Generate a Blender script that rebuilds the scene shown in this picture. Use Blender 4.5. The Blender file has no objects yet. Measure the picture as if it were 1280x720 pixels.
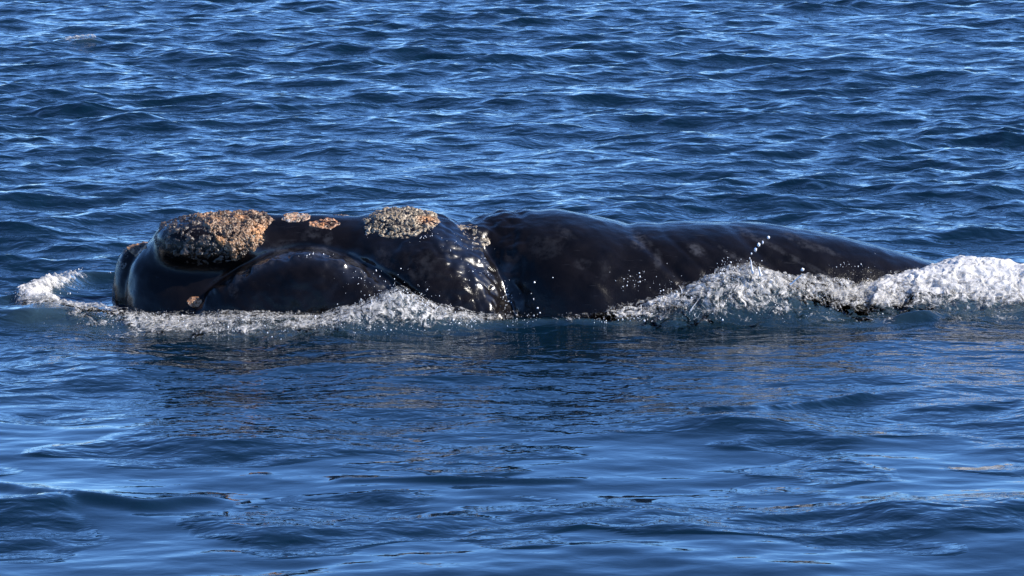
import bpy, math, random
import numpy as np
from mathutils import Vector, Matrix
from mathutils.bvhtree import BVHTree

SC = bpy.context.scene
R = math.radians
rng = np.random.default_rng(11)
random.seed(5)

# ------------------------------------------------------------------ camera
CAM_H, CAM_D, PITCH, FPX = 6.0, 40.0, 8.28, 5000.0
cd = bpy.data.cameras.new('camera')
cd.sensor_width = 36.0
cd.lens = 36.0 * FPX / 1280.0
cd.clip_start = 0.5
cd.clip_end = 20000
cam = bpy.data.objects.new('camera', cd)
SC.collection.objects.link(cam)
cam.location = (0, -CAM_D, CAM_H)
cam.rotation_euler = (R(90 - PITCH), 0, 0)
SC.camera = cam

# ------------------------------------------------------------------ sky and sun
SUN_DIR = Vector((0.80, -0.12, 0.0)).normalized()
SUN_EL = 36.0
w = bpy.data.worlds.new('World')
SC.world = w
w.use_nodes = True
nt = w.node_tree
sky = nt.nodes.new('ShaderNodeTexSky')
sky.sky_type = 'NISHITA'
sky.sun_disc = False
sky.sun_elevation = R(SUN_EL)
sky.sun_rotation = math.atan2(SUN_DIR.x, SUN_DIR.y)
sky.altitude = 5000
sky.air_density = 1.2
sky.dust_density = 0.0
sky.ozone_density = 10.0
nt.links.new(sky.outputs[0], nt.nodes['Background'].inputs[0])
nt.nodes['Background'].inputs[1].default_value = 0.15

sl = bpy.data.lights.new('sun', 'SUN')
sl.energy = 4.3
sl.angle = R(0.53)
sl.color = (1.0, 0.93, 0.83)
so = bpy.data.objects.new('sun', sl)
SC.collection.objects.link(so)
sd = Vector((SUN_DIR.x * math.cos(R(SUN_EL)), SUN_DIR.y * math.cos(R(SUN_EL)), math.sin(R(SUN_EL))))
so.rotation_euler = sd.to_track_quat('Z', 'Y').to_euler()
so.location = (20, -6, 18)

SC.view_settings.view_transform = 'Standard'
SC.view_settings.look = 'None'
SC.view_settings.exposure = 1.0
SC.view_settings.gamma = 1.0
SC.cycles.use_denoising = True
SC.cycles.max_bounces = 8

# ------------------------------------------------------------------ helpers
def X(px, y=0.0):
    """world x of a photograph column, for something standing at depth y"""
    return (px - 640.0) / FPX * math.hypot(CAM_D + y, CAM_H - 0.4)

def Z(py, y=0.0):
    return CAM_H - (CAM_D + y) * math.tan(R(PITCH) + math.atan((py - 360.0) / FPX))

def YW(py):
    """depth at which a photograph row meets the flat sea"""
    return CAM_H / math.tan(R(PITCH) + math.atan((py - 360.0) / FPX)) - CAM_D

def sstep(a, b, v):
    t = np.clip((v - a) / (b - a), 0, 1)
    return t * t * (3 - 2 * t)

_perm = rng.permutation(256)
_perm = np.concatenate([_perm, _perm, _perm]).astype(np.int32)
_grad = np.array([[1,1,0],[-1,1,0],[1,-1,0],[-1,-1,0],[1,0,1],[-1,0,1],[1,0,-1],[-1,0,-1],
                  [0,1,1],[0,-1,1],[0,1,-1],[0,-1,-1],[1,1,0],[-1,1,0],[0,-1,1],[0,-1,-1]], dtype=np.float32)
def pn(x, y, z):
    """gradient noise, about -1..1"""
    x = np.asarray(x, dtype=np.float32); y = np.asarray(y, dtype=np.float32) + 0 * x; z = np.asarray(z, dtype=np.float32) + 0 * x
    xi = np.floor(x).astype(np.int32); yi = np.floor(y).astype(np.int32); zi = np.floor(z).astype(np.int32)
    fx = x - xi; fy = y - yi; fz = z - zi
    xi &= 255; yi &= 255; zi &= 255
    u = fx*fx*fx*(fx*(fx*6-15)+10); v = fy*fy*fy*(fy*(fy*6-15)+10); ww = fz*fz*fz*(fz*(fz*6-15)+10)
    def g(i, j, k):
        h = _grad[_perm[_perm[_perm[xi+i]+yi+j]+zi+k] & 15]
        return h[..., 0]*(fx-i) + h[..., 1]*(fy-j) + h[..., 2]*(fz-k)
    a = g(0,0,0)*(1-u)+g(1,0,0)*u; b = g(0,1,0)*(1-u)+g(1,1,0)*u
    c = g(0,0,1)*(1-u)+g(1,0,1)*u; d = g(0,1,1)*(1-u)+g(1,1,1)*u
    return (a*(1-v)+b*v)*(1-ww) + (c*(1-v)+d*v)*ww

def fbm(x, y, z, oct=4, gain=0.5, lac=1.92):
    s = 0; a = 1.0
    for i in range(oct):
        s = s + a * pn(x + 17.3*i, y - 9.1*i, z + 5.7*i)
        x = x*lac; y = y*lac; z = z*lac; a *= gain
    return s

def worley(x, y, seed=0):
    """distance to the nearest of jittered points, cell size 1"""
    xi = np.floor(x).astype(np.int32); yi = np.floor(y).astype(np.int32)
    best = np.full(x.shape, 9.0, dtype=np.float32)
    for i in (-1, 0, 1):
        for j in (-1, 0, 1):
            h = _perm[_perm[(xi+i+seed) & 255] + ((yi+j) & 255)]
            h2 = _perm[h+37]
            d = (xi+i+h/255.0-x)**2 + (yi+j+h2/255.0-y)**2
            best = np.minimum(best, d)
    return np.sqrt(best)

def cauli(x, y, seed=0, oct=3):
    """rounded lumps on lumps, 0..1"""
    s = 0; a = 1.0; tot = 0
    for o in range(oct):
        d = worley(x, y, seed+o*7)
        s = s + a*np.sqrt(np.clip(1-(d/0.95)**2, 0, 1)); tot += a
        a *= 0.5; x = x*2.3+3.1; y = y*2.3+1.7
    return s/tot

def mesh_np(name, verts, faces, smooth=True):
    """verts (n,3); faces (m,k) with k equal for all"""
    me = bpy.data.meshes.new(name)
    verts = np.ascontiguousarray(verts, dtype=np.float32); faces = np.ascontiguousarray(faces, dtype=np.int32)
    k = faces.shape[1]
    me.vertices.add(len(verts)); me.vertices.foreach_set('co', verts.ravel())
    me.loops.add(faces.size); me.loops.foreach_set('vertex_index', faces.ravel())
    me.polygons.add(len(faces)); me.polygons.foreach_set('loop_start', np.arange(0, faces.size, k, dtype=np.int32))
    try:
        me.polygons.foreach_set('loop_total', np.full(len(faces), k, dtype=np.int32))
    except Exception:
        pass
    me.update(calc_edges=True)
    me.polygons.foreach_set('use_smooth', np.full(len(faces), smooth))
    me.validate()
    return me

def fattr(me, name, vals):
    a = me.attributes.new(name, 'FLOAT', 'POINT')
    a.data.foreach_set('value', np.ascontiguousarray(vals, dtype=np.float32).ravel())

def cattr(me, name, cols):
    a = me.attributes.new(name, 'FLOAT_COLOR', 'POINT')
    c = np.ones((len(cols), 4), dtype=np.float32); c[:, :3] = cols
    a.data.foreach_set('color', c.ravel())

def link(name, me, mat=None, parent=None, **props):
    o = bpy.data.objects.new(name, me)
    SC.collection.objects.link(o)
    if mat is not None and me is not None:
        me.materials.append(mat)
    if parent is not None:
        o.parent = parent
    for k, v in props.items():
        o[k] = v
    return o

def grid_faces(nx, ny):
    i = np.arange(nx*ny).reshape(ny, nx)
    return np.stack([i[:-1, :-1], i[:-1, 1:], i[1:, 1:], i[1:, :-1]], -1).reshape(-1, 4)

class NT:
    """small helper for node materials"""
    def __init__(s, name):
        s.m = bpy.data.materials.new(name); s.m.use_nodes = True
        s.t = s.m.node_tree; s.b = s.t.nodes['Principled BSDF']; s.out = s.t.nodes['Material Output']
    def n(s, typ, **kw):
        nd = s.t.nodes.new(typ)
        for k, v in kw.items():
            if k.startswith('i_'):
                key = k[2:]
                nd.inputs[int(key) if key.isdigit() else key.replace('_', ' ')].default_value = v
            else:
                setattr(nd, k, v)
        return nd
    def l(s, a, b):
        s.t.links.new(a, b)
    def set(s, **kw):
        for k, v in kw.items():
            s.b.inputs[k.replace('_', ' ')].default_value = v
    def math(s, op, a, b=None, clamp=False):
        nd = s.t.nodes.new('ShaderNodeMath'); nd.operation = op; nd.use_clamp = clamp
        for i, v in enumerate((a, b)):
            if v is None: continue
            if isinstance(v, (int, float)): nd.inputs[i].default_value = v
            else: s.l(v, nd.inputs[i])
        return nd.outputs[0]
    def ramp(s, fac, stops):
        nd = s.t.nodes.new('ShaderNodeValToRGB')
        while len(nd.color_ramp.elements) < len(stops): nd.color_ramp.elements.new(0.5)
        for e, (p, c) in zip(nd.color_ramp.elements, stops):
            e.position = p; e.color = (*c, 1) if len(c) == 3 else c
        s.l(fac, nd.inputs[0]); return nd.outputs[0]
    def noise(s, vec, scale, detail=3, rough=0.5, dist=0.0):
        nd = s.n('ShaderNodeTexNoise', i_Scale=scale, i_Detail=detail, i_Roughness=rough, i_Distortion=dist)
        s.l(vec, nd.inputs['Vector']); return nd.outputs['Fac']
    def mapping(s, vec, scale=(1,1,1), rot=(0,0,0)):
        nd = s.n('ShaderNodeMapping'); nd.inputs['Scale'].default_value = scale; nd.inputs['Rotation'].default_value = rot
        s.l(vec, nd.inputs['Vector']); return nd.outputs[0]
    def mix(s, fac, a, b):
        nd = s.t.nodes.new('ShaderNodeMix'); nd.data_type = 'RGBA'
        if isinstance(fac, (int, float)): nd.inputs[0].default_value = fac
        else: s.l(fac, nd.inputs[0])
        for idx, v in ((6, a), (7, b)):
            if isinstance(v, tuple): nd.inputs[idx].default_value = (*v, 1)
            else: s.l(v, nd.inputs[idx])
        return nd.outputs[2]
    def attr(s, name):
        return s.n('ShaderNodeAttribute', attribute_name=name)
    def bump(s, h, strength, dist, normal=None):
        nd = s.n('ShaderNodeBump', i_Strength=strength, i_Distance=dist)
        s.l(h, nd.inputs['Height'])
        if normal is not None: s.l(normal, nd.inputs['Normal'])
        return nd.outputs[0]

# ------------------------------------------------------------------ materials
def water_material():
    t = NT('sea_water')
    geo = t.n('ShaderNodeTexCoord').outputs['Object']
    calm = t.attr('calm').outputs['Fac']; aer = t.attr('aerated').outputs['Fac']
    t.set(Roughness=0.03, IOR=1.333)
    col = t.mix(aer, (0.0012, 0.0088, 0.018), (0.09, 0.16, 0.20))
    t.l(col, t.b.inputs['Base Color'])
    m1 = t.mapping(geo, (0.62, 1.0, 1.0), (0, 0, R(14)))
    m2 = t.mapping(geo, (0.8, 1.0, 1.0), (0, 0, R(-22)))
    n1 = t.noise(m1, 3.4, 2, 0.5, 0.35)
    n2 = t.noise(m2, 9.0, 2, 0.5, 0.5)
    live = t.math('SUBTRACT', 1.0, t.math('MULTIPLY', t.math('MULTIPLY', calm, calm), 1.25))
    h1 = t.math('MULTIPLY', n1, 0.052)
    h2 = t.math('MULTIPLY', n2, 0.016)
    h = t.math('ADD', h1, h2)
    h = t.math('MULTIPLY', h, live)
    t.l(t.bump(h, 1.0, 1.0), t.b.inputs['Normal'])
    return t.m
M_WATER = water_material()

# ------------------------------------------------------------------ the sea
NW = 130
lam = np.exp(rng.uniform(np.log(0.22), np.log(4.5), NW))
ang = np.radians(90 + 5) + rng.normal(0, 0.80, NW)
wk = 2*np.pi/lam
slope = 0.0240 * (lam/1.2)**-0.10 * rng.uniform(0.5, 1.4, NW)
slope *= np.where(lam > 3.0, 0.6, 1.0)
amp = slope/wk
wkx, wky = wk*np.cos(ang), wk*np.sin(ang)
ph = rng.uniform(0, 2*np.pi, NW)

# ridges of pushed-up water round the whale: (points (x, y, half-width, height, foam))
def P(px, py, wd, h, f):
    y = YW(py)
    return (X(px, y), y, wd, h, f)
RIDGES = [
    # bow wave curling round the snout
    [P(150, 350, .12, .09, .20), P(105, 350, .12, .10, .40), P(70, 362, .16, .12, .95), P(45, 376, .22, .10, 1.05), P(66, 394, .26, .07, .85), P(128, 403, .26, .06, .8)],
    # foam sliding along the head
    [P(118, 401, .16, .05, .75), P(200, 408, .30, .06, 1.0), P(300, 412, .36, .07, 1.0), P(400, 414, .34, .08, 1.0), P(455, 412, .26, .19, 1.0), P(500, 410, .24, .33, 1.0),
     P(540, 410, .22, .17, 1.0), P(590, 409, .16, .05, .85), P(640, 407, .10, .03, .62), P(700, 407, .07, .02, .5), P(770, 406, .09, .03, .6)],
    # splash thrown up against the flank
    [P(775, 405, .12, .03, .8), P(810, 403, .20, .08, .9), P(845, 400, .28, .22, 1.0), P(890, 398, .30, .36, 1.0), P(935, 396, .30, .44, 1.0), P(985, 393, .32, .26, 1.0), P(1040, 389, .36, .13, 1.0), P(1090, 383, .40, .10, 1.0)],
    # white water closing over the tail
    [P(1062, 388, .34, .08, .95), P(1095, 385, .42, .20, 1.1), P(1140, 382, .50, .30, 1.2), P(1200, 380, .55, .35, 1.2), P(1260, 381, .55, .33, 1.2), P(1310, 384, .5, .27, 1.2), P(1420, 390, .5, .1, .8)],
    # small lop breaking in front of the white water
    [P(1120, 404, .10, .05, .0), P(1160, 401, .10, .10, .45), P(1195, 396, .10, .06, .35)],
    # lone whitecap far behind
    [P(78, 54, .22, .06, .75), P(112, 55, .22, .06, .7)],
    # bare crests and a boil on the smooth near water
    [P(-40, 605, .12, .04, 0), P(100, 628, .12, .05, 0), P(180, 634, .10, .05, 0), P(265, 622, .10, .03, 0)],
    [P(425, 599, .06, .02, 0), P(560, 600, .06, .04, 0), P(660, 605, .06, .04, 0), P(725, 601, .05, .015, 0)],
    [P(900, 540, .45, .05, 0), P(1010, 542, .45, .05, 0)],
    [P(880, 522, .06, .05, 0), P(950, 518, .06, .05, 0), P(1080, 496, .08, .04, 0)],
    [P(1120, 640, .3, .07, 0), P(1280, 632, .3, .05, 0)],
]
def ridge_field(x, y, ridges):
    """height and foam density of polyline ridges"""
    Hh = np.zeros_like(x); F = np.zeros_like(x)
    for pts in ridges:
        best = np.full_like(x, 1e9); hh = np.zeros_like(x); ff = np.zeros_like(x); ww = np.ones_like(x)
        for a, b in zip(pts[:-1], pts[1:]):
            dx, dy = b[0]-a[0], b[1]-a[1]
            tt = np.clip(((x-a[0])*dx + (y-a[1])*dy)/(dx*dx+dy*dy+1e-9), 0, 1)
            d = np.hypot(x-(a[0]+tt*dx), (y-(a[1]+tt*dy))*0.78)       # ridges are drawn out a little in depth
            wd = a[2] + tt*(b[2]-a[2])
            q = d/wd
            m = q < best
            best = np.where(m, q, best); hh = np.where(m, a[3]+tt*(b[3]-a[3]), hh); ff = np.where(m, a[4]+tt*(b[4]-a[4]), ff)
        g = np.exp(-best*best)
        Hh = np.maximum(Hh, hh*g); F = np.maximum(F, ff*np.exp(-(best/1.2)**2))
    return Hh, F

def calm_field(x, y):
    n = fbm(x*0.22, y*0.22, 3.1, 3)
    n2 = fbm(x*0.5+4, y*0.6, 8.1, 3)
    c = sstep(-3.4, -9.0, y + 2.4*n + 0.25*x)
    c = c - 0.8*sstep(-0.05, 0.3, n2)*c
    return np.clip(np.maximum(c, 0.55*sstep(-0.5, -2.0, y)*sstep(X(40), X(220), x)), 0, 0.84)

def sea(x, y, spacing=0.05):
    """displaced position of a sea point"""
    sh = x.shape
    x = x.ravel().astype(np.float32); y = y.ravel().astype(np.float32)
    sp = np.broadcast_to(np.asarray(spacing, dtype=np.float32), sh).ravel()
    calm = calm_field(x, y)
    dx = np.zeros_like(x); dy = np.zeros_like(x); z = np.zeros_like(x)
    gust = 1.0 + 0.6*fbm(x*0.12, y*0.12, 1.7, 2)
    for i in range(NW):
        wgt = sstep(2.2, 4.5, lam[i]/sp) * gust
        if lam[i] < 2.2: wgt = wgt*(1 - calm*0.93)
        else: wgt = wgt*(1 - 0.7*calm)
        p = (wkx[i]*x + wky[i]*y + ph[i]).astype(np.float32)
        s, c = np.sin(p), np.cos(p)
        z += amp[i]*wgt*c
        dx -= 0.95*amp[i]*wgt*math.cos(ang[i])*s
        dy -= 0.95*amp[i]*wgt*math.sin(ang[i])*s
    Hh, F = ridge_field(x, y, RIDGES)
    z += Hh
    return (x+dx).reshape(sh), (y+dy).reshape(sh), z.reshape(sh), calm.reshape(sh), F.reshape(sh)

def grow(a, step, limit, fac=1.18):
    out = [a]; s = step
    while out[-1] < limit:
        s *= fac; out.append(out[-1]+s)
    return np.array(out[1:])
def build_sea():
    xin = np.arange(-14.6, 14.61, 0.055)
    g = grow(14.6, 0.05, 5000)
    xs = np.concatenate([-g[::-1], xin, g])
    ys = [-14.0]
    while ys[-1] < 47:
        ys.append(ys[-1] + 0.05 + 0.035*max(0, ys[-1])/47)
    ys = np.array(ys)
    ys = np.concatenate([(-14.0 - (grow(0, 0.05, 300)))[::-1], ys, ys[-1] + grow(0, 0.09, 9000)])
    sx = np.gradient(xs); sy = np.gradient(ys)
    gx, gy = np.meshgrid(xs, ys)
    sp = np.maximum(*np.meshgrid(sx, sy))
    x, y, z, calm, F = sea(gx, gy, sp)
    me = mesh_np('water', np.stack([x, y, z], -1).reshape(-1, 3), grid_faces(len(xs), len(ys)))
    fattr(me, 'calm', calm); 
    _, wide = ridge_field(gx.ravel(), gy.ravel(), [[P(1120, 388, .5, 0, .15), P(1200, 384, .55, 0, .6), P(1300, 384, .5, 0, .8), P(1420, 384, .5, 0, .5)],
                                                   [P(60, 400, .3, 0, .35), P(130, 408, .3, 0, .25), P(200, 412, .3, 0, .05)],
                                                   [P(900, 408, .3, 0, .0), P(1000, 405, .35, 0, .12), P(1080, 400, .4, 0, .25)]])
    fattr(me, 'aerated', np.clip(np.maximum(wide, 0.3*F.ravel()), 0, 1)*0.7)
    link('water', me, M_WATER, kind='structure')
build_sea()

# ------------------------------------------------------------------ the whale
def tab(rows):
    """columns of a table (first column: photograph column) as functions of x"""
    a = np.array(rows, dtype=float)
    return a

def smin(a, b, k):
    h = np.clip(0.5 + 0.5*(b-a)/k, 0, 1)
    return b*(1-h) + a*h - k*h*(1-h)

def interp_smooth(xs, xp, fp):
    # monotone cubic (Catmull-like with clamped slopes)
    xp = np.asarray(xp); fp = np.asarray(fp)
    d = np.diff(fp)/np.diff(xp)
    m = np.zeros_like(fp); m[1:-1] = np.where(d[:-1]*d[1:] > 0, 2*d[:-1]*d[1:]/(d[:-1]+d[1:]+1e-12), 0); m[0] = d[0]; m[-1] = d[-1]
    i = np.clip(np.searchsorted(xp, xs)-1, 0, len(xp)-2)
    h = xp[i+1]-xp[i]; t = np.clip((xs-xp[i])/h, 0, 1)
    return ((2*t**3-3*t**2+1)*fp[i] + (t**3-2*t**2+t)*h*m[i] + (-2*t**3+3*t**2)*fp[i+1] + (t**3-t**2)*h*m[i+1])

def loft(rows, gx, gy, gz, e=2.0):
    """rows: (px, top py, axis y, half width, centre z); distance-like field of the lofted body"""
    a = np.array(rows, dtype=float)
    xs = np.array([X(p, y) for p, y in zip(a[:, 0], a[:, 2])])
    top = np.array([Z(q, y) for q, y in zip(a[:, 1], a[:, 2])])
    x1 = gx[:, 0, 0]
    T = interp_smooth(x1, xs, top); AY = interp_smooth(x1, xs, a[:, 2]); Wd = interp_smooth(x1, xs, a[:, 3]); C = interp_smooth(x1, xs, a[:, 4])
    Hh = np.maximum(T-C, 0.02); Wd = np.maximum(Wd, 0.02)
    v = lambda q: q[:, None, None].astype(np.float32)
    ry = np.abs(gy-v(AY))/v(Wd); rz = np.abs(gz-v(C))/v(Hh)
    r = (ry**e + rz**e)**(1.0/e)
    f = (r-1)*v(np.minimum(Hh, Wd))
    out = np.maximum(xs[0]-gx, gx-xs[-1])
    return np.maximum(f, out)

def ell(gx, gy, gz, c, r, e=2.0):
    q = (np.abs((gx-c[0])/r[0])**e + np.abs((gy-c[1])/r[1])**e + np.abs((gz-c[2])/r[2])**e)**(1.0/e)
    return (q-1)*min(r)

def surface_nets(f, org, h):
    """naive surface nets: quads on the zero level of a sampled field"""
    nx, ny, nz = f.shape
    ins = f < 0
    c = np.zeros((nx-1, ny-1, nz-1), dtype=np.int8)
    for i in (0, 1):
        for j in (0, 1):
            for k in (0, 1):
                c += ins[i:nx-1+i, j:ny-1+j, k:nz-1+k]
    act = (c > 0) & (c < 8)
    idx = np.full(act.shape, -1, dtype=np.int32)
    A = np.argwhere(act); idx[act] = np.arange(len(A))
    s = np.zeros((len(A), 3)); n = np.zeros(len(A))
    off = [(i, j, k) for i in (0, 1) for j in (0, 1) for k in (0, 1)]
    val = {o: f[A[:, 0]+o[0], A[:, 1]+o[1], A[:, 2]+o[2]] for o in off}
    for a in off:
        for ax in range(3):
            if a[ax]: continue
            b = list(a); b[ax] = 1; b = tuple(b)
            fa, fb = val[a], val[b]
            m = (fa < 0) != (fb < 0)
            t = np.where(m, fa/(fa-fb+1e-20), 0)
            p = np.array(a, dtype=float)[None, :].repeat(len(A), 0); p[:, ax] += t
            s += np.where(m[:, None], p, 0); n += m
    V = (A + s/n[:, None])*h + np.array(org)
    Q = []
    for ax in range(3):
        o1, o2 = [(1, 2), (2, 0), (0, 1)][ax]
        sl0 = [slice(1, -1)]*3; sl1 = [slice(1, -1)]*3
        sl0[ax] = slice(0, f.shape[ax]-1); sl1[ax] = slice(1, f.shape[ax])
        a = ins[tuple(sl0)]; b = ins[tuple(sl1)]
        e = np.argwhere(a != b)
        base = e.copy(); 
        for q in range(3):
            if q != ax: base[:, q] += 1
        flip = a[a != b]
        def cell(d1, d2):
            g = base.copy(); g[:, o1] -= d1; g[:, o2] -= d2
            return idx[g[:, 0], g[:, 1], g[:, 2]]
        q = np.stack([cell(0, 0), cell(1, 0), cell(1, 1), cell(0, 1)], -1)
        q = np.where(flip[:, None], q, q[:, ::-1])
        Q.append(q[(q >= 0).all(1)])
    return V, np.concatenate(Q)

def vert_normals(V, Q):
    n = np.cross(V[Q[:, 2]]-V[Q[:, 0]], V[Q[:, 3]]-V[Q[:, 1]])
    N = np.zeros_like(V)
    for k in range(4): np.add.at(N, Q[:, k], n)
    return N/(np.linalg.norm(N, axis=1, keepdims=True)+1e-12)

def laplacian(V, Q, it=2, lamb=0.5):
    E = np.concatenate([Q[:, [0, 1]], Q[:, [1, 2]], Q[:, [2, 3]], Q[:, [3, 0]]])
    cnt = np.bincount(E[:, 0], minlength=len(V)) + np.bincount(E[:, 1], minlength=len(V))
    for _ in range(it):
        S = np.zeros_like(V)
        for ax in range(3):
            S[:, ax] = np.bincount(E[:, 0], V[E[:, 1], ax], len(V)) + np.bincount(E[:, 1], V[E[:, 0], ax], len(V))
        V = V + lamb*(S/np.maximum(cnt, 1)[:, None]-V)
    return V

LIP = [(236, 396, -0.60, 0.25, -0.3), (250, 376, -0.61, 0.34, -0.3), (275, 354, -0.62, 0.42, -0.3), (305, 335, -0.62, 0.46, -0.3), (340, 321, -0.62, 0.48, -0.3), (385, 313, -0.62, 0.50, -0.3),
       (425, 320, -0.62, 0.50, -0.3), (465, 338, -0.63, 0.49, -0.3), (505, 360, -0.64, 0.46, -0.3), (540, 384, -0.66, 0.42, -0.3), (562, 408, -0.68, 0.3, -0.35)]

def whale_surface():
    h = 0.018
    ax = [np.arange(a, b, h, dtype=np.float32) for a, b in ((-4.35, 6.6), (-1.75, 2.1), (-0.75, 1.3))]
    gx, gy, gz = np.meshgrid(*ax, indexing='ij')
    # trunk behind the head:  px, top py, axis y, half width, centre z
    body = loft([(520, 330, 0.1, 0.7, -0.4), (560, 296, 0.1, 0.85, -0.35), (600, 270, 0.12, 0.84, -0.3), (640, 264, 0.12, 0.94, -0.3),
                 (690, 263, 0.1, 1.14, -0.3), (740, 270, 0.12, 1.22, -0.3), (785, 279, 0.15, 1.18, -0.3), (830, 279, 0.2, 1.14, -0.3),
                 (900, 278, 0.3, 1.08, -0.3), (960, 281, 0.42, 1.0, -0.3), (1020, 290, 0.46, 0.94, -0.3), (1080, 303, 0.52, 0.86, -0.3),
                 (1130, 317, 0.58, 0.78, -0.3), (1165, 328, 0.62, 0.70, -0.35), (1230, 352, 0.68, 0.56, -0.4), (1330, 385, 0.75, 0.36, -0.5)], gx, gy, gz, 2.15)
    # rostrum and braincase
    head = loft([(158, 352, -0.12, 0.10, -0.15), (164, 330, -0.12, 0.30, -0.15), (178, 313, -0.12, 0.46, -0.18), (200, 300, -0.12, 0.56, -0.2), (230, 286, -0.12, 0.60, -0.2),
                 (280, 274, -0.12, 0.62, -0.2), (340, 268, -0.12, 0.64, -0.2), (400, 268, -0.12, 0.70, -0.2), (440, 271, -0.12, 0.80, -0.2),
                 (480, 268, -0.12, 0.94, -0.2), (540, 267, -0.12, 1.13, -0.2), (570, 278, -0.12, 1.12, -0.2), (592, 292, -0.14, 1.08, -0.25),
                 (608, 306, -0.16, 1.03, -0.25), (624, 330, -0.19, 0.95, -0.25), (638, 360, -0.24, 0.85, -0.25), (650, 405, -0.30, 0.70, -0.3), (656, 430, -0.30, 0.5, -0.5)], gx, gy, gz, 2.1)
    # tip of the lower jaw, standing forward of the rostrum
    chin = loft([(141, 360, 0.22, 0.08, -0.1), (146, 330, 0.22, 0.24, -0.1), (158, 311, 0.22, 0.34, -0.1), (180, 304, 0.22, 0.42, -0.1), (210, 308, 0.2, 0.45, -0.1), (250, 340, 0.2, 0.3, -0.1)], gx, gy, gz)
    # lower lip bowing up the near and the far side of the head
    lip = LIP
    lipf = [(p, q-12, 0.38, w_, c) for p, q, y, w_, c in lip]
    lipn = loft([(p, q, y-0.06, w_+0.03, c) for p, q, y, w_, c in lip], gx, gy, gz, 2.9)
    lipo = loft(lipf, gx, gy, gz, 2.2)
    # lower fold of the rostrum running from the tip back to the lip
    fold = loft([(160, 372, -0.35, 0.08, -0.25), (172, 358, -0.38, 0.26, -0.25), (200, 348, -0.42, 0.36, -0.25), (240, 346, -0.46, 0.42, -0.25), (280, 352, -0.46, 0.4, -0.25), (320, 372, -0.46, 0.3, -0.3)], gx, gy, gz)
    bonnet = ell(gx, gy, gz, (X(267), -0.22, Z(301, -0.22)), (0.56, 0.52, 0.24), 2.7)
    callo2 = ell(gx, gy, gz, (X(501), -0.2, Z(283, -0.2)), (0.36, 0.36, 0.17))
    ridge = ell(gx, gy, gz, (X(590), -0.2, Z(297, -0.2)), (0.2, 0.24, 0.16))
    f = smin(head, fold, 0.08)
    f = smin(f, bonnet, 0.10)
    f = smin(f, callo2, 0.06)
    f = smin(f, ridge, 0.08)
    f = smin(f, np.minimum(lipn, lipo), 0.02)
    f = smin(f, chin, 0.035)
    f = smin(f, body, 0.05)
    # crease at the mouth line and behind the blowholes
    f = np.maximum(f, -0.70 - gz)
    V, Q = surface_nets(f, (ax[0][0], ax[1][0], ax[2][0]), h)
    V = laplacian(V, Q, 2, 0.5)
    return V, Q
WV, WQ = whale_surface()


def whale_skin_material():
    t = NT('wet_whale_skin')
    co = t.n('ShaderNodeTexCoord').outputs['Object']
    scar = t.attr('scar').outputs['Fac']; wet = t.attr('wet').outputs['Fac']
    n = t.noise(co, 5.0, 5, 0.6)
    col = t.ramp(n, [(0.3, (0.0022, 0.0017, 0.0018)), (0.7, (0.0062, 0.0048, 0.0048))])
    sc = t.math('MULTIPLY', scar, t.ramp(t.noise(co, 16, 5, 0.65), [(0.38, (0,)*3), (0.62, (1,)*3)]))
    col = t.mix(sc, col, (0.034, 0.034, 0.038))
    scr = t.ramp(t.noise(t.mapping(co, (2.5, 30, 34), (0, R(18), R(6))), 1.0, 3, 0.6), [(0.66, (0,)*3), (0.74, (1,)*3)])
    col = t.mix(t.math('MULTIPLY', scr, 0.35), col, (0.03, 0.03, 0.033))
    t.l(col, t.b.inputs['Base Color'])
    t.set(IOR=1.27)
    rg = t.ramp(t.noise(co, 9, 3, 0.5), [(0.3, (0.13,)*3), (0.7, (0.24,)*3)])
    rg = t.mix(wet, rg, (0.24, 0.24, 0.24))
    t.l(rg, t.b.inputs['Roughness'])
    t.l(wet, t.b.inputs['Coat Weight']); t.set(Coat_Roughness=0.20, Coat_IOR=1.5)
    fine = t.math('MULTIPLY', t.noise(co, 60, 4, 0.6), t.math('SUBTRACT', 1.15, wet))
    lumps = t.math('MULTIPLY', t.noise(co, 15, 2, 0.5, 0.8), t.math('MULTIPLY', wet, 2.5))
    t.l(t.bump(t.math('ADD', fine, lumps), 0.45, 0.005), t.b.inputs['Normal'])
    return t.m
M_SKIN = whale_skin_material()

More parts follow.
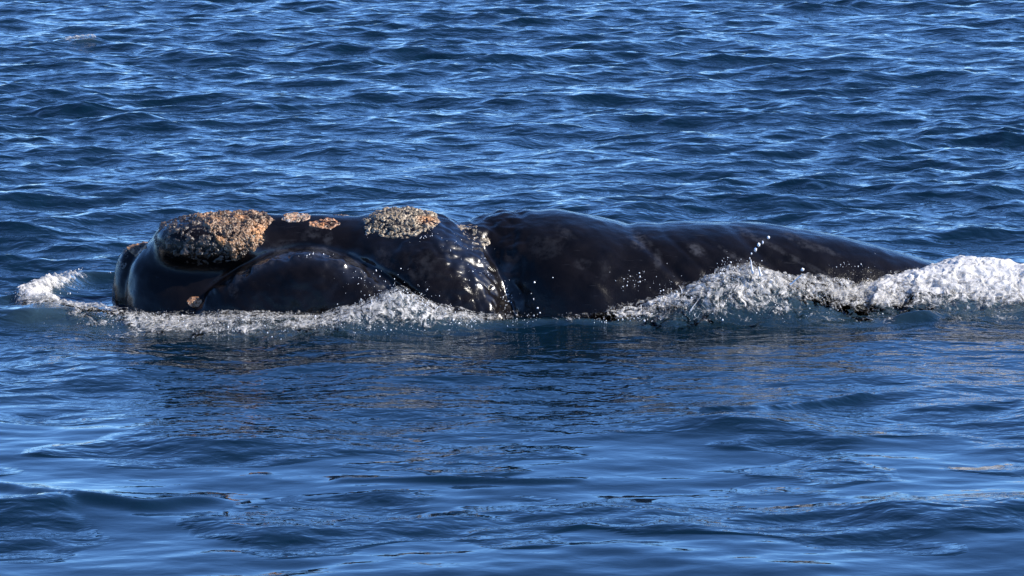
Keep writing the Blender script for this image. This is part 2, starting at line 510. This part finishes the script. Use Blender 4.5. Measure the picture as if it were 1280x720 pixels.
def displace_skin(V, Q):
    N = vert_normals(V, Q)
    x, y, z = V.T
    d = 0.012*fbm(x*2.2, y*2.2, z*2.2, 3)
    d += 0.004*fbm(x*7, y*7, z*7, 3)
    # lumpier skin on the lip and behind the blowholes
    lump = sstep(X(520), X(580), x)*(1-sstep(X(650), X(670), x)) + 0.7*sstep(X(260), X(320), x)*(1-sstep(X(520), X(560), x))*sstep(-0.62, -0.8, y)
    d += lump*0.016*fbm(x*5, y*5, z*5+3, 3)
    # slanting creases across the trunk
    u = x - 0.9*(Z(290)-z)
    for px, wd, dp in ((800, .07, .022), (838, .05, .010), (925, .06, .010), (700, .08, .008)):
        d -= dp*np.exp(-((u-X(px)-0.06*np.sin(z*5))/wd)**2)*sstep(-0.1, 0.4, z)*sstep(X(650), X(690), x)
    # mouth line: a groove above the bowed lip and a knobbly rim along it
    lp = np.array(LIP); lx = np.array([X(p, -.7) for p in lp[:, 0]]); lz = np.array([Z(q, -.7) for q in lp[:, 1]])
    zl = interp_smooth(x, lx, lz); q = z - zl
    inn = sstep(lx[0], lx[0]+.25, x)*(1-sstep(lx[-1]-.1, lx[-1]+.1, x))*sstep(-0.35, -0.5, y)
    back = sstep(X(420), X(480), x)
    gw = 0.020 + 0.020*back
    d -= inn*(0.024+0.020*back)*np.clip(.75+.9*fbm(x*3.1, y*3, z*3+2, 3), .1, 1.4)*np.exp(-((q-0.035-0.03*back)/gw)**2)
    d += inn*np.exp(-((q+0.035)/0.035)**2)*(0.018 + 0.034*fbm(x*8, y*5, z*5, 3))
    d += inn*sstep(0.02, -0.05, q)*(.012*pn(x*4.5, y*4.5, z*4.5+8) + .005*pn(x*10, y*10, z*10))
    # sagging lumps of the cheek and the wet crease behind the blowholes
    ck = sstep(X(455), X(500), x)*(1-sstep(X(640), X(660), x))*sstep(0.0, 0.25, q)
    d += ck*0.020*(np.abs(fbm(x*4.5, y*4.5, z*4.5+7, 3))-.3)
    rear = sstep(X(548), X(575), x)*(1-sstep(X(648), X(662), x))*sstep(-0.15, 0.1, z)
    d += rear*(0.026*pn(x*4.0, y*4.0, z*4.0+1) + .011*pn(x*7.5, y*7.5, z*7.5))
    ck2 = sstep(X(440), X(500), x)*(1-rear)*(1-sstep(X(640), X(660), x))*sstep(0.0, 0.2, q)
    d += ck2*(.016*pn(x*3.8, y*3.8, z*3.8) + .007*pn(x*8, y*8, z*8+4))
    V = V + N*d[:, None]
    return V, vert_normals(V, Q)
WV, WN = displace_skin(WV, WQ)
BVH = BVHTree.FromPolygons([tuple(v) for v in WV], [tuple(q) for q in WQ])

def on_whale(px, py):
    """the spot of the whale that a photograph pixel shows"""
    d = Vector(((px-640)/FPX, (360-py)/FPX, -1.0)).normalized()
    d = Matrix.Rotation(R(90-PITCH), 3, 'X') @ d
    hit = BVH.ray_cast(Vector((0, -CAM_D, CAM_H)), d)
    return np.array(hit[0]) if hit[0] is not None else None

def patch_field(px, py, r, seed=0.0, wob=0.35, freq=6.0, V=None, tilt=0.0):
    """1 at the middle of an oval patch of skin, 0 at its uneven rim; r = radii along x, y, z"""
    V = WV if V is None else V
    c = on_whale(px, py)
    if c is None: return np.zeros(len(V))
    q = V - c
    if tilt:
        a = math.radians(tilt); qx = q[:, 0]*math.cos(a)+q[:, 2]*math.sin(a); qz = -q[:, 0]*math.sin(a)+q[:, 2]*math.cos(a)
        q = np.stack([qx, q[:, 1], qz], -1)
    d = np.sqrt((q[:, 0]/r[0])**2 + (q[:, 1]/r[1])**2 + (q[:, 2]/r[2])**2)
    d = d + wob*fbm(V[:, 0]*freq+seed, V[:, 1]*freq, V[:, 2]*freq, 3)
    return np.clip(1-d, 0, 1)

scar = np.zeros(len(WV)); wet = np.zeros(len(WV))
for px, py, rx, rz, s, tl in ((683, 308, .22, .13, .3, 0), (705, 291, .15, .06, .35, -35), (757, 338, .07, .12, .22, 0), (728, 330, .09, .05, .35, 0), (872, 313, .12, .05, .9, -25),
                          (800, 302, .16, .07, .8, -40), (822, 325, .05, .1, .7, 0), (915, 318, .2, .03, .6, -30), (945, 297, .4, .03, .6, -25), (1030, 312, .16, .03, .6, -20), (1010, 332, .35, .03, .5, -25), (1000, 300, .3, .05, .5, -25),
                          (355, 308, .2, .08, .55, 20), (392, 292, .13, .07, .55, 0), (412, 298, .06, .07, .6, 0), (480, 325, .14, .12, .35, 0), (525, 335, .22, .16, .4, 0), 
                          (290, 362, .06, .1, .5, 30), (305, 345, .2, .04, .6, 35), (430, 335, .2, .05, .4, -25), (640, 320, .1, .1, .3, 0), (350, 318, .15, .03, 1.0, 12), (400, 315, .15, .03, 1.0, -8), (440, 329, .13, .03, 1.0, -25)):
    scar = np.maximum(scar, s*np.minimum(1, 2.2*patch_field(px, py, (rx, .5, rz), px*.1, .5, 7, tilt=tl)))
for px, py, rx, rz, s in ((565, 298, .3, .22, 1), (592, 320, .3, .3, 1), (612, 350, .25, .3, 1), (635, 380, .16, .25, .7), (345, 321, .4, .08, .8), (400, 318, .5, .08, .9), (450, 335, .3, .12, .9), (495, 300, .4, .2, .5)):
    wet = np.maximum(wet, s*np.minimum(1, 2.0*patch_field(px, py, (rx, .7, rz), py*.1, .4, 5)))
_lp = np.array(LIP); _lx = np.array([X(p, -.7) for p in _lp[:, 0]]); _lz = np.array([Z(q, -.7) for q in _lp[:, 1]])
_q = WV[:, 2] - interp_smooth(WV[:, 0], _lx, _lz)
_in = sstep(_lx[0]+.3, _lx[0]+.7, WV[:, 0])*(1-sstep(_lx[-1]-.5, _lx[-1]-.1, WV[:, 0]))*sstep(-0.35, -0.5, WV[:, 1])
scar = np.maximum(scar, 1.1*_in*np.exp(-((_q+.02)/.03)**2)*np.clip(.55+.9*fbm(WV[:, 0]*6, WV[:, 1]*6, WV[:, 2]*6, 2), 0, 1))    # scuffed rim of the lip
wet = np.maximum(wet, .9*_in*np.exp(-((_q+.04)/.06)**2))
whale = link('right_whale', None, label='black whale lying at the surface with crusted patches along its head', category='whale')
wme = mesh_np('body', WV, WQ)
fattr(wme, 'scar', scar); fattr(wme, 'wet', wet)
body = link('body', wme, M_SKIN, whale)

# ---- callosities: crusts of barnacles on the head
def crust_material():
    t = NT('barnacle_crust')
    co = t.n('ShaderNodeTexCoord').outputs['Object']
    c = t.attr('col').outputs['Color']
    n = t.noise(co, 70, 4, 0.65)
    f = t.ramp(n, [(0.3, (0.55,)*3), (0.7, (1.25,)*3)])
    mul = t.n('ShaderNodeMix', data_type='RGBA', blend_type='MULTIPLY'); mul.inputs[0].default_value = 1.0
    t.l(c, mul.inputs[6]); t.l(f, mul.inputs[7])
    t.l(mul.outputs[2], t.b.inputs['Base Color'])
    t.set(Roughness=0.38)
    t.l(t.bump(n, 0.6, 0.006), t.b.inputs['Normal'])
    return t.m
M_CRUST = crust_material()

def subdiv_patch(mask, lev=3):
    """quads of the whale where mask > 0, each split lev x lev; returns verts, normals, mask, quads (unwelded rims are hidden by the crust)"""
    keep = (mask[WQ] > 0).any(1)
    Q = WQ[keep]
    n = lev+1
    u = np.linspace(0, 1, n)
    uu, vv = np.meshgrid(u, u)
    wts = np.stack([(1-uu)*(1-vv), uu*(1-vv), uu*vv, (1-uu)*vv], -1).reshape(-1, 4)
    Vv = np.einsum('kj,qjc->qkc', wts, WV[Q]).reshape(-1, 3)
    Nn = np.einsum('kj,qjc->qkc', wts, WN[Q]).reshape(-1, 3); Nn /= np.linalg.norm(Nn, axis=1, keepdims=True)
    Mm = np.einsum('kj,qj->qk', wts, mask[Q]).ravel()
    g = grid_faces(n, n)
    F = (g[None] + (np.arange(len(Q))*n*n)[:, None, None]).reshape(-1, 4)
    # weld
    key = np.round(Vv/0.0015).astype(np.int64)
    _, first, inv = np.unique(key, axis=0, return_index=True, return_inverse=True)
    inv = inv.ravel()
    return Vv[first], Nn[first], Mm[first], inv[F]

PAL_TAN = [(.44, .29, .17), (.48, .34, .22), (.36, .23, .13), (.26, .16, .09), (.40, .21, .09), (.12, .08, .05), (.54, .43, .32), (.05, .035, .03), (.20, .13, .08)]
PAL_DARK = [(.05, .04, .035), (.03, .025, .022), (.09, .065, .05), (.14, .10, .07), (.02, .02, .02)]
PAL_OLIVE = [(.40, .33, .23), (.46, .39, .29), (.32, .26, .17), (.26, .20, .13), (.18, .14, .10), (.50, .44, .35)]
PAL_ORANGE = [(.45, .19, .07), (.50, .26, .12), (.36, .13, .05), (.55, .38, .26)]
PAL_YELLOW = [(.50, .42, .28), (.42, .31, .18), (.55, .48, .38), (.35, .22, .12)]

PAL_TAN = [(r*.80, g*.71, b*.63) for r, g, b in PAL_TAN]
PAL_OLIVE = [(r*.78, g*.73, b*.66) for r, g, b in PAL_OLIVE]
PAL_YELLOW = [tuple(v*.74 for v in c) for c in PAL_YELLOW]
def barnacles(pts, nrm, rad, cols, flat=0.26):
    """truncated cones with a crater, joined"""
    n = len(pts); K = 7
    ref = np.where(np.abs(nrm[:, 2:3]) < 0.9, np.array([[0, 0, 1.0]]), np.array([[1.0, 0, 0]]))
    t1 = np.cross(nrm, ref); t1 /= np.linalg.norm(t1, axis=1, keepdims=True); t2 = np.cross(nrm, t1)
    a = np.arange(K)*2*np.pi/K
    V = []; C = []
    for rr, hh, cm in ((1.0, -0.5, .85), (0.72, flat, 1.15), (0.38, flat*0.55, .5)):
        j = rng.uniform(0.8, 1.2, (n, K))
        p = pts[:, None] + (t1[:, None]*np.cos(a)[None, :, None] + t2[:, None]*np.sin(a)[None, :, None])*(rr*rad[:, None]*j)[..., None] \
            + nrm[:, None]*(hh*rad*rng.uniform(.7, 1.3, n))[:, None, None]
        V.append(p); C.append(np.repeat((cols*cm)[:, None], K, 1))
    V = np.concatenate(V, 1); C = np.concatenate(C, 1)
    i = np.arange(K); j = (i+1) % K
    F = np.concatenate([np.stack([i, j, j+K, i+K], -1), np.stack([i+K, j+K, j+2*K, i+2*K], -1)])
    cap = np.array([[2*K, 2*K+1, 2*K+2, 2*K+3], [2*K, 2*K+3, 2*K+4, 2*K+5], [2*K, 2*K+5, 2*K+6, 2*K+6]])[:2]
    F = np.concatenate([F, cap])
    F = (F[None] + (np.arange(n)*3*K)[:, None, None]).reshape(-1, 4)
    return V.reshape(-1, 3), F, C.reshape(-1, 3)

def callosity(mask, pal, thick, bumps, count, rad, label=None, orange=()):
    V, N, Mk, F = subdiv_patch(mask, 4)
    pal = np.array(pal)
    x, y, z = V.T
    e = sstep(0, .16, Mk)
    hgt = -0.012 + e*(thick + bumps*np.abs(fbm(x*9, y*9, z*9, 3)) + 0.40*bumps*fbm(x*24, y*24, z*24, 2) + 0.45*bumps*np.abs(pn(x*55, y*55, z*55)))
    P_ = V + N*hgt[:, None]
    t = np.clip(0.5+0.7*fbm(x*12, y*12, z*12+9, 3), 0, 1)[:, None]
    base = np.mean(pal, 0)*1.2
    pits = sstep(.12, .42, fbm(x*7+3, y*7, z*7, 3))[:, None]
    cx_ = np.floor(x*38+.6*pn(x*30, y*30, z*30)).astype(np.int32) & 255; cy_ = np.floor(y*38+.6*pn(x*30, y*30+5, z*30)).astype(np.int32) & 255; cz_ = np.floor(z*38).astype(np.int32) & 255
    grain = pal[_perm[_perm[_perm[cx_]+cy_]+cz_] % len(pal)]
    base = .68*base + .50*grain
    col = base*(0.25+0.8*t)*(1-.85*pits)*np.clip(.4+e, 0, 1)[:, None]
    og = np.zeros(len(V))
    for (opx, opy, orad) in orange:
        c = on_whale(opx, opy)
        og = np.maximum(og, np.clip(1.4-np.linalg.norm(V-c, axis=1)/orad, 0, 1))
    oc = np.array((.48, .24, .10))
    col = col*(1-og[:, None]) + oc*og[:, None]*(0.6+0.6*t)
    me = mesh_np('callosity', P_, F)
    cattr(me, 'col', col)
    o = link('callosity', me, M_CRUST, whale)
    if label: o['label'] = label
    cand = np.nonzero(Mk > 0.06)[0]
    if len(cand) and count:
        pick = rng.choice(cand, min(count, len(cand)), replace=False)
        c = pal[rng.integers(0, len(pal), len(pick))]*rng.uniform(.6, 1.15, (len(pick), 1))*(1-.75*pits[pick])
        o_ = og[pick][:, None]; c = c*(1-o_) + oc*o_*rng.uniform(.7, 1.3, (len(pick), 1))
        n_ = N[pick] + rng.normal(0, .25, (len(pick), 3)); n_ /= np.linalg.norm(n_, axis=1, keepdims=True)
        bv, bf, bc = barnacles(P_[pick], n_, rad*rng.lognormal(-.15, .45, len(pick))*(.5+.5*e[pick]), c)
        bm = mesh_np('barnacle_cluster', bv, bf, smooth=False)
        cattr(bm, 'col', bc)
        link('barnacle_cluster', bm, M_CRUST, o, kind='stuff')
    return o

bx, by, bz = WV.T
c0 = np.array((X(270), -0.24, Z(292, -0.24)))
md = np.sqrt(((bx-c0[0])/.57)**2 + ((by-c0[1])/.60)**2 + ((bz-c0[2])/.40)**2) + 0.10*fbm(bx*5, by*5, bz*5, 3)
low = bz - (Z(333, -0.6) + 0.24*np.clip(bx-X(275), 0, 1))      # the crust ends along a rising lower rim
mb = np.clip(np.minimum(1.12-md, low*4), 0, 1)
# the forward flank of the bump is bare dark skin with only scattered dark crust
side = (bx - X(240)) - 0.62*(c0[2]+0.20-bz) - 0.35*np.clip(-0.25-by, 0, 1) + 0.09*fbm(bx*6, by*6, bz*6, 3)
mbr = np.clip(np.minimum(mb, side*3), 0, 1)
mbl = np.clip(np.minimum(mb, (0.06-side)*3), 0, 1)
callosity(mbr, PAL_TAN, .006, .042, 1300, .0085, 'large tan and brown barnacled crust on the snout', [(327, 289, .13), (245, 282, .05), (275, 300, .05), (300, 272, .06)])
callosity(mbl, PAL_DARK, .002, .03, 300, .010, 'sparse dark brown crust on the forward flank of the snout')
callosity(np.clip(patch_field(500, 273, (.43, .55, .22), 2.0, .14), 0, 1), PAL_OLIVE, .006, .034, 320, .0062, 'oval pale grey ribbed crust on the crown', [(535, 275, .10)])
callosity(patch_field(370, 271, (.16, .16, .09), 5, .3, 9), PAL_ORANGE[:2]+PAL_OLIVE[:2]+[(.6, .55, .5)], .010, .025, 70, .011, 'small orange and cream crust')
callosity(patch_field(407, 279, (.16, .13, .07), 7, .3, 9), PAL_ORANGE, .008, .02, 40, .010, 'thin orange crust')
callosity(patch_field(427, 269, (.09, .10, .04), 3, .3, 9), PAL_YELLOW, .008, .012, 25, .009)
callosity(patch_field(458, 294, (.05, .06, .045), 1, .3, 9), [(.6, .5, .45), (.5, .35, .28)], .006, .012, 10, .008)
callosity(patch_field(590, 291, (.27, .22, .075), 4, .3, 9, tilt=-40), PAL_YELLOW, .006, .015, 90, .008, 'yellowish crust along the crease behind the crown')
callosity(patch_field(180, 306, (.20, .40, .10), 6, .2, 9, tilt=10), PAL_TAN[:5], .010, .02, 80, .010)
callosity(patch_field(152, 322, (.08, .25, .14), 8, .2, 9), [(.10, .08, .07), (.05, .045, .045), (.2, .16, .13)], .006, .018, 80, .009)
callosity(patch_field(243, 377, (.09, .2, .06), 9, .2, 9), PAL_ORANGE, .010, .015, 30, .010, 'small orange crust at the waterline')

# ------------------------------------------------------------------ foam and spray
def foam_material():
    t = NT('sea_foam')
    co = t.n('ShaderNodeTexCoord').outputs['Object']
    d = t.attr('dens').outputs['Fac']
    warp = t.n('ShaderNodeTexNoise', i_Scale=5.0, i_Detail=2.0); t.l(co, warp.inputs['Vector'])
    vm = t.n('ShaderNodeVectorMath', operation='MULTIPLY_ADD'); t.l(warp.outputs['Color'], vm.inputs[0]); vm.inputs[1].default_value = (.25, .25, .25); t.l(co, vm.inputs[2])
    wc = vm.outputs[0]
    n1 = t.noise(t.mapping(wc, (1.5, .8, .7)), 13, 7, 0.70, 0.3)
    n2 = t.noise(wc, 48, 4, 0.7, 0.5)
    v = t.math('ADD', t.math('MULTIPLY', n1, 1.3), t.math('MULTIPLY', n2, 0.55))       # about 1.0 +- .3
    v = t.math('ADD', t.math('SUBTRACT', t.math('MULTIPLY', v, 1.5), 1.92), t.math('MULTIPLY', d, 1.0))
    fac = t.math('MULTIPLY', v, 2.4, True)
    t.l(t.mix(fac, (0.26, 0.26, 0.25), (0.76, 0.74, 0.71)), t.b.inputs['Base Color'])
    t.set(IOR=1.33, Roughness=0.35)
    hb = t.math('ADD', t.math('MULTIPLY', n1, 1.0), t.math('MULTIPLY', n2, 0.5))
    t.l(t.bump(hb, 0.6, 0.025), t.b.inputs['Normal'])
    tl = t.n('ShaderNodeBsdfTranslucent'); tl.inputs['Color'].default_value = (.80, .80, .79, 1)
    tr = t.n('ShaderNodeBsdfTransparent')
    mx = t.n('ShaderNodeMixShader'); mx.inputs[0].default_value = 0.25
    t.l(t.b.outputs[0], mx.inputs[1]); t.l(tl.outputs[0], mx.inputs[2])
    m2 = t.n('ShaderNodeMixShader')
    t.l(t.math('MULTIPLY', v, 2.8, True), m2.inputs[0])               # torn film: clear between the bubbles
    t.l(tr.outputs[0], m2.inputs[1]); t.l(mx.outputs[0], m2.inputs[2])
    t.l(m2.outputs[0], t.out.inputs['Surface'])
    return t.m
M_FOAM = foam_material()

def foam_layer(ridges, step, lump, thr, jag, seed, thick, front, lift, gaps=0.5, cf=6.5):
    pts = np.array([p for r_ in ridges for p in r_])
    m = 2.0*pts[:, 2].max()
    xs = np.arange(max(pts[:, 0].min()-m, -8), min(pts[:, 0].max()+m, 6.6), step); ys = np.arange(pts[:, 1].min()-m, pts[:, 1].max()+m, step)
    gx, gy = np.meshgrid(xs, ys)
    wx = gx + .12*fbm(gx*2+seed, gy*2, 3.3, 2); wy = gy + .12*fbm(gx*2, gy*2+seed, 6.3, 2)
    _, F = ridge_field(wx, wy, ridges)
    F = F*np.clip(0.95+gaps*fbm(gx*1.1+seed, gy*1.6, 12.0, 3), 0.15, 1.15)
    lace = fbm(wx*3.0+seed, wy*3.0, 1.0, 5, .62)
    dens = F + 0.6*lace*np.clip(1.4-F*0.6, 0, 1)
    keep = (dens > thr) & (F > 0.05)
    use = np.zeros_like(keep); use[:-1, :-1] = keep[:-1, :-1] & keep[1:, :-1] & keep[:-1, 1:] & keep[1:, 1:]
    fq = grid_faces(len(xs), len(ys))[use[:-1, :-1].ravel()]
    ids, inv = np.unique(fq, return_inverse=True)
    x0, y0 = gx.ravel()[ids], gy.ravel()[ids]
    u0, v0 = wx.ravel()[ids], wy.ravel()[ids]
    dn = dens.ravel()[ids]; Ff = F.ravel()[ids]
    x, y, z, _, _ = sea(x0, y0, 0.05)
    e = np.clip((dn-thr)*2.5, 0, 1)
    big_ = 0.5+0.8*fbm(u0*1.6+seed, v0*1.6, 4.0, 2)
    b = cauli(u0*cf, v0*cf, seed, 4)
    z = z - 0.016 + 0.020*np.minimum(e*3, 1) + e*(lift + lump*(b*1.0 + 0.9*big_*np.clip(Ff, 0, 1.2) + 0.6*fbm(u0*14, v0*14+seed, 5.5, 3)))
    if jag:
        x = x + e*jag*fbm(x0*7+seed, y0*7, 7.0, 3); y = y + e*jag*fbm(x0*7, y0*7+seed, 9.0, 3)
    top = np.clip((Ff-0.35)/0.6, 0, 1)
    d = np.clip((0.35 + 0.65*e)*(1-front*(1-top))*thick*(0.55+0.6*b), 0, 1.4)
    return np.stack([x, y, z], -1), inv.reshape(-1, 4), d

def foam_sheet(name, ridge_ids, step, lump, label, thr=0.30, jag=0.0, seed=0, thick=1.0, front=0.0, layers=1, gaps=0.5, cf=6.5):
    """torn layers of foam over the pushed-up water; thick: how white; front: how much it thins toward its foot"""
    Vs, Fs, Ds = [], [], []; o = 0
    for k in range(layers):
        V, F, d = foam_layer([RIDGES[i] for i in ridge_ids], step, lump*(1+.25*k), thr+.05*k, jag*(1+.3*k), seed+31*k, thick*(1-.13*k), front, .018*k, gaps, cf)
        Vs.append(V); Fs.append(F+o); Ds.append(d); o += len(V)
    me = mesh_np(name, np.concatenate(Vs), np.concatenate(Fs))
    fattr(me, 'dens', np.concatenate(Ds))
    return link(name, me, M_FOAM, kind='stuff', label=label, category='foam')

foam_sheet('sea_foam', [0], .011, .030, 'white foam on the bow wave off the snout', .40, .02, 1, .86, .45, 2, .5, 9)
foam_sheet('sea_foam', [1], .010, .022, 'grey white foam sliding along the head and neck', .20, .02, 4, .66, .34, 3, 1.3, 11)
foam_sheet('sea_foam', [2], .010, .045, 'torn splash thrown up against the flank', .14, .05, 9, .74, .45, 3, .7, 9)
foam_sheet('sea_foam', [3], .012, .034, 'dense white foam closing over the tail', .12, .03, 13, 1.06, .55, 2, .4, 6)
foam_sheet('sea_foam', [4], .012, .04, 'small breaking lop in front of the tail foam', .34, .02, 17, .85, .5)
foam_sheet('sea_foam', [5], .03, .04, 'lone small whitecap on the open water', .38, .02, 21, .80, .4)

def spray_material():
    t = NT('water_spray')
    t.set(Base_Color=(0.82, 0.83, 0.84, 1), Roughness=0.12, IOR=1.33)
    return t.m
M_SPRAY = spray_material()

def ico():
    import bmesh
    bm = bmesh.new(); bmesh.ops.create_icosphere(bm, subdivisions=1, radius=1.0)
    V = np.array([v.co[:] for v in bm.verts]); F = np.array([[v.index for v in f.verts] for f in bm.faces]); bm.free()
    return V, F
ICO = ico()
def drops(name, pts, rad, label):
    V, F = ICO
    n = len(pts); pts = np.asarray(pts); rad = np.asarray(rad); rad = np.where(rad > .0075, rad, np.minimum(rad, .006)) if n < 40 else np.minimum(rad, .0062)
    st = rng.uniform(.6, 1.4, (n, 1, 3)); st[:, :, 2] *= rng.uniform(.8, 1.9, (n, 1))
    P_ = pts[:, None] + V[None]*rad[:, None, None]*st
    Q = (F[None] + (np.arange(n)*len(V))[:, None, None]).reshape(-1, 3)
    return link(name, mesh_np(name, P_.reshape(-1, 3), Q), M_SPRAY, kind='stuff', label=label, category='spray')

def crest(pts, n, spread):
    """random points on a ridge, weighted by its height"""
    a = np.array(pts); w_ = (a[:-1, 3]+a[1:, 3])/2*np.hypot(*(a[1:, :2]-a[:-1, :2]).T); w_ /= w_.sum()
    k = rng.choice(len(w_), n, p=w_); t = rng.uniform(0, 1, (n, 1))
    p = a[k]*(1-t) + a[k+1]*t
    off = rng.normal(0, 1, (n, 2))*p[:, 2:3]*spread
    return p[:, 0]+off[:, 0], p[:, 1]+off[:, 1], p[:, 3]*np.exp(-(off**2).sum(1)/p[:, 2]**2)

def tubes(name, specs, label):
    """tapering bent fingers of water: (base, tip, radius, sag)"""
    K, S = 6, 7
    V = []; F = []
    a = np.arange(K)*2*np.pi/K
    for b, t_, r, bend in specs:
        b = np.array(b); t_ = np.array(t_); ax_ = t_-b; L = np.linalg.norm(ax_); ax_ = ax_/L
        rf = np.array((0, 1.0, 0)) if abs(ax_[1]) < .9 else np.array((1.0, 0, 0))
        e1 = np.cross(ax_, rf); e1 /= np.linalg.norm(e1); e2 = np.cross(ax_, e1)
        o = len(V)
        for q in range(S):
            u = q/(S-1)
            rr = r*((1-u)**.7*0.9 + 0.12 + 0.28*math.exp(-((u-.92)/.1)**2))*rng.uniform(.75, 1.25)
            if q == S-1: rr *= .35
            c = b + ax_*L*u + np.array(bend)*u*u
            for k in range(K): V.append(c + (e1*math.cos(a[k])+e2*math.sin(a[k]))*rr)
        for q in range(S-1):
            for k in range(K):
                k2 = (k+1) % K
                F.append((o+q*K+k, o+q*K+k2, o+(q+1)*K+k2, o+(q+1)*K+k))
    return link(name, mesh_np(name, np.array(V), np.array(F)), M_SPRAY, kind='stuff', label=label, category='spray')

sp, sr = [], []
for rid, n, hh, spread, r0 in ((2, 8000, .045, .65, .0023), (1, 4200, .022, .75, .0023), (3, 2600, .03, .75, .0024), (0, 700, .02, .7, .0023)):
    x, y, z = crest(RIDGES[rid], n, spread)
    cl = fbm(x*3+rid, y*3, 2.0, 3); ok = cl > -0.05
    x, y, z = x[ok], y[ok], z[ok]; n = len(x)
    z = z + rng.exponential(hh, n)*(0.3+1.6*np.clip(cl[ok], 0, 1)) + .03
    sp.append(np.stack([x, y, z], -1)); sr.append(r0*rng.lognormal(-.1, .55, n))
x, y, z = crest(RIDGES[1][4:7], 520, .45)
sp.append(np.stack([x, y, z+rng.exponential(.07, 520)], -1)); sr.append(.0025*rng.lognormal(0, .55, 520))
drops('spray', np.concatenate(sp), np.concatenate(sr), 'loose white spray over the foam beside the whale')
sp = []
for rid, n, L0 in ((2, 16, .025), (1, 9, .02), (3, 8, .015)):
    x, y, z = crest(RIDGES[rid] if rid != 1 else RIDGES[1][4:7], n, .35)
    for i in range(n):
        L_ = L0*rng.lognormal(0, .45); d_ = np.array((rng.normal(-.1, .55), rng.normal(-.2, .4), 1.0)); d_ /= np.linalg.norm(d_)
        b_ = np.array((x[i], y[i], z[i]+.02)); sp.append((b_, b_+d_*(L_+.05), rng.uniform(.004, .008), rng.normal(0, .025, 3)))
for a, b, c, d, r in ((941, 342, 937, 324, .011), (951, 344, 947, 333, .016), (988, 356, 1003, 342, .010), (512, 378, 514, 360, .006), (505, 380, 500, 366, .006)):
    sp.append(((X(a, -.95), -.95, Z(b, -.95)), (X(c, -.98), -.98, Z(d, -.98)), r, (0.01, 0, 0)))
tubes('spray', sp, 'thin fingers of water rising from the splash crests')

# spatter on the wet skin
sp, sr = [], []
for px, py, ex, ey, n in ((792, 352, 20, 11, 50), (575, 305, 22, 18, 30), (605, 335, 16, 22, 36), (634, 372, 5, 20, 60), (450, 350, 24, 10, 26), (530, 292, 14, 8, 30), (1060, 335, 30, 10, 30), (400, 319, 30, 3, 16)):
    for _ in range(n):
        p_ = on_whale(rng.normal(px, ex*.6), rng.normal(py, ey*.6))
        if p_ is not None: sp.append(p_ + np.array((0, -.003, .002))); sr.append(.0023*rng.lognormal(0, .6))
drops('spray', sp, sr, 'tiny white spatter clinging to the wet skin')

# a few big drops thrown clear
big = [(960, 297, 3), (953, 303, 3), (948, 306, 4), (944, 312, 3), (939, 317, 2.5), (937, 323, 2), (1003, 337, 4), (952, 326, 1.5), (668, 353, 2), (664, 367, 1.6), (667, 374, 1.8), (672, 385, 2.6), (675, 391, 2), (691, 347, 1.4)]
drops('spray', [(X(a, -1.0), -1.0, Z(b, -1.0)) for a, b, r in big], [r*.0040 for a, b, r in big], 'string of bright drops flung above the splash')
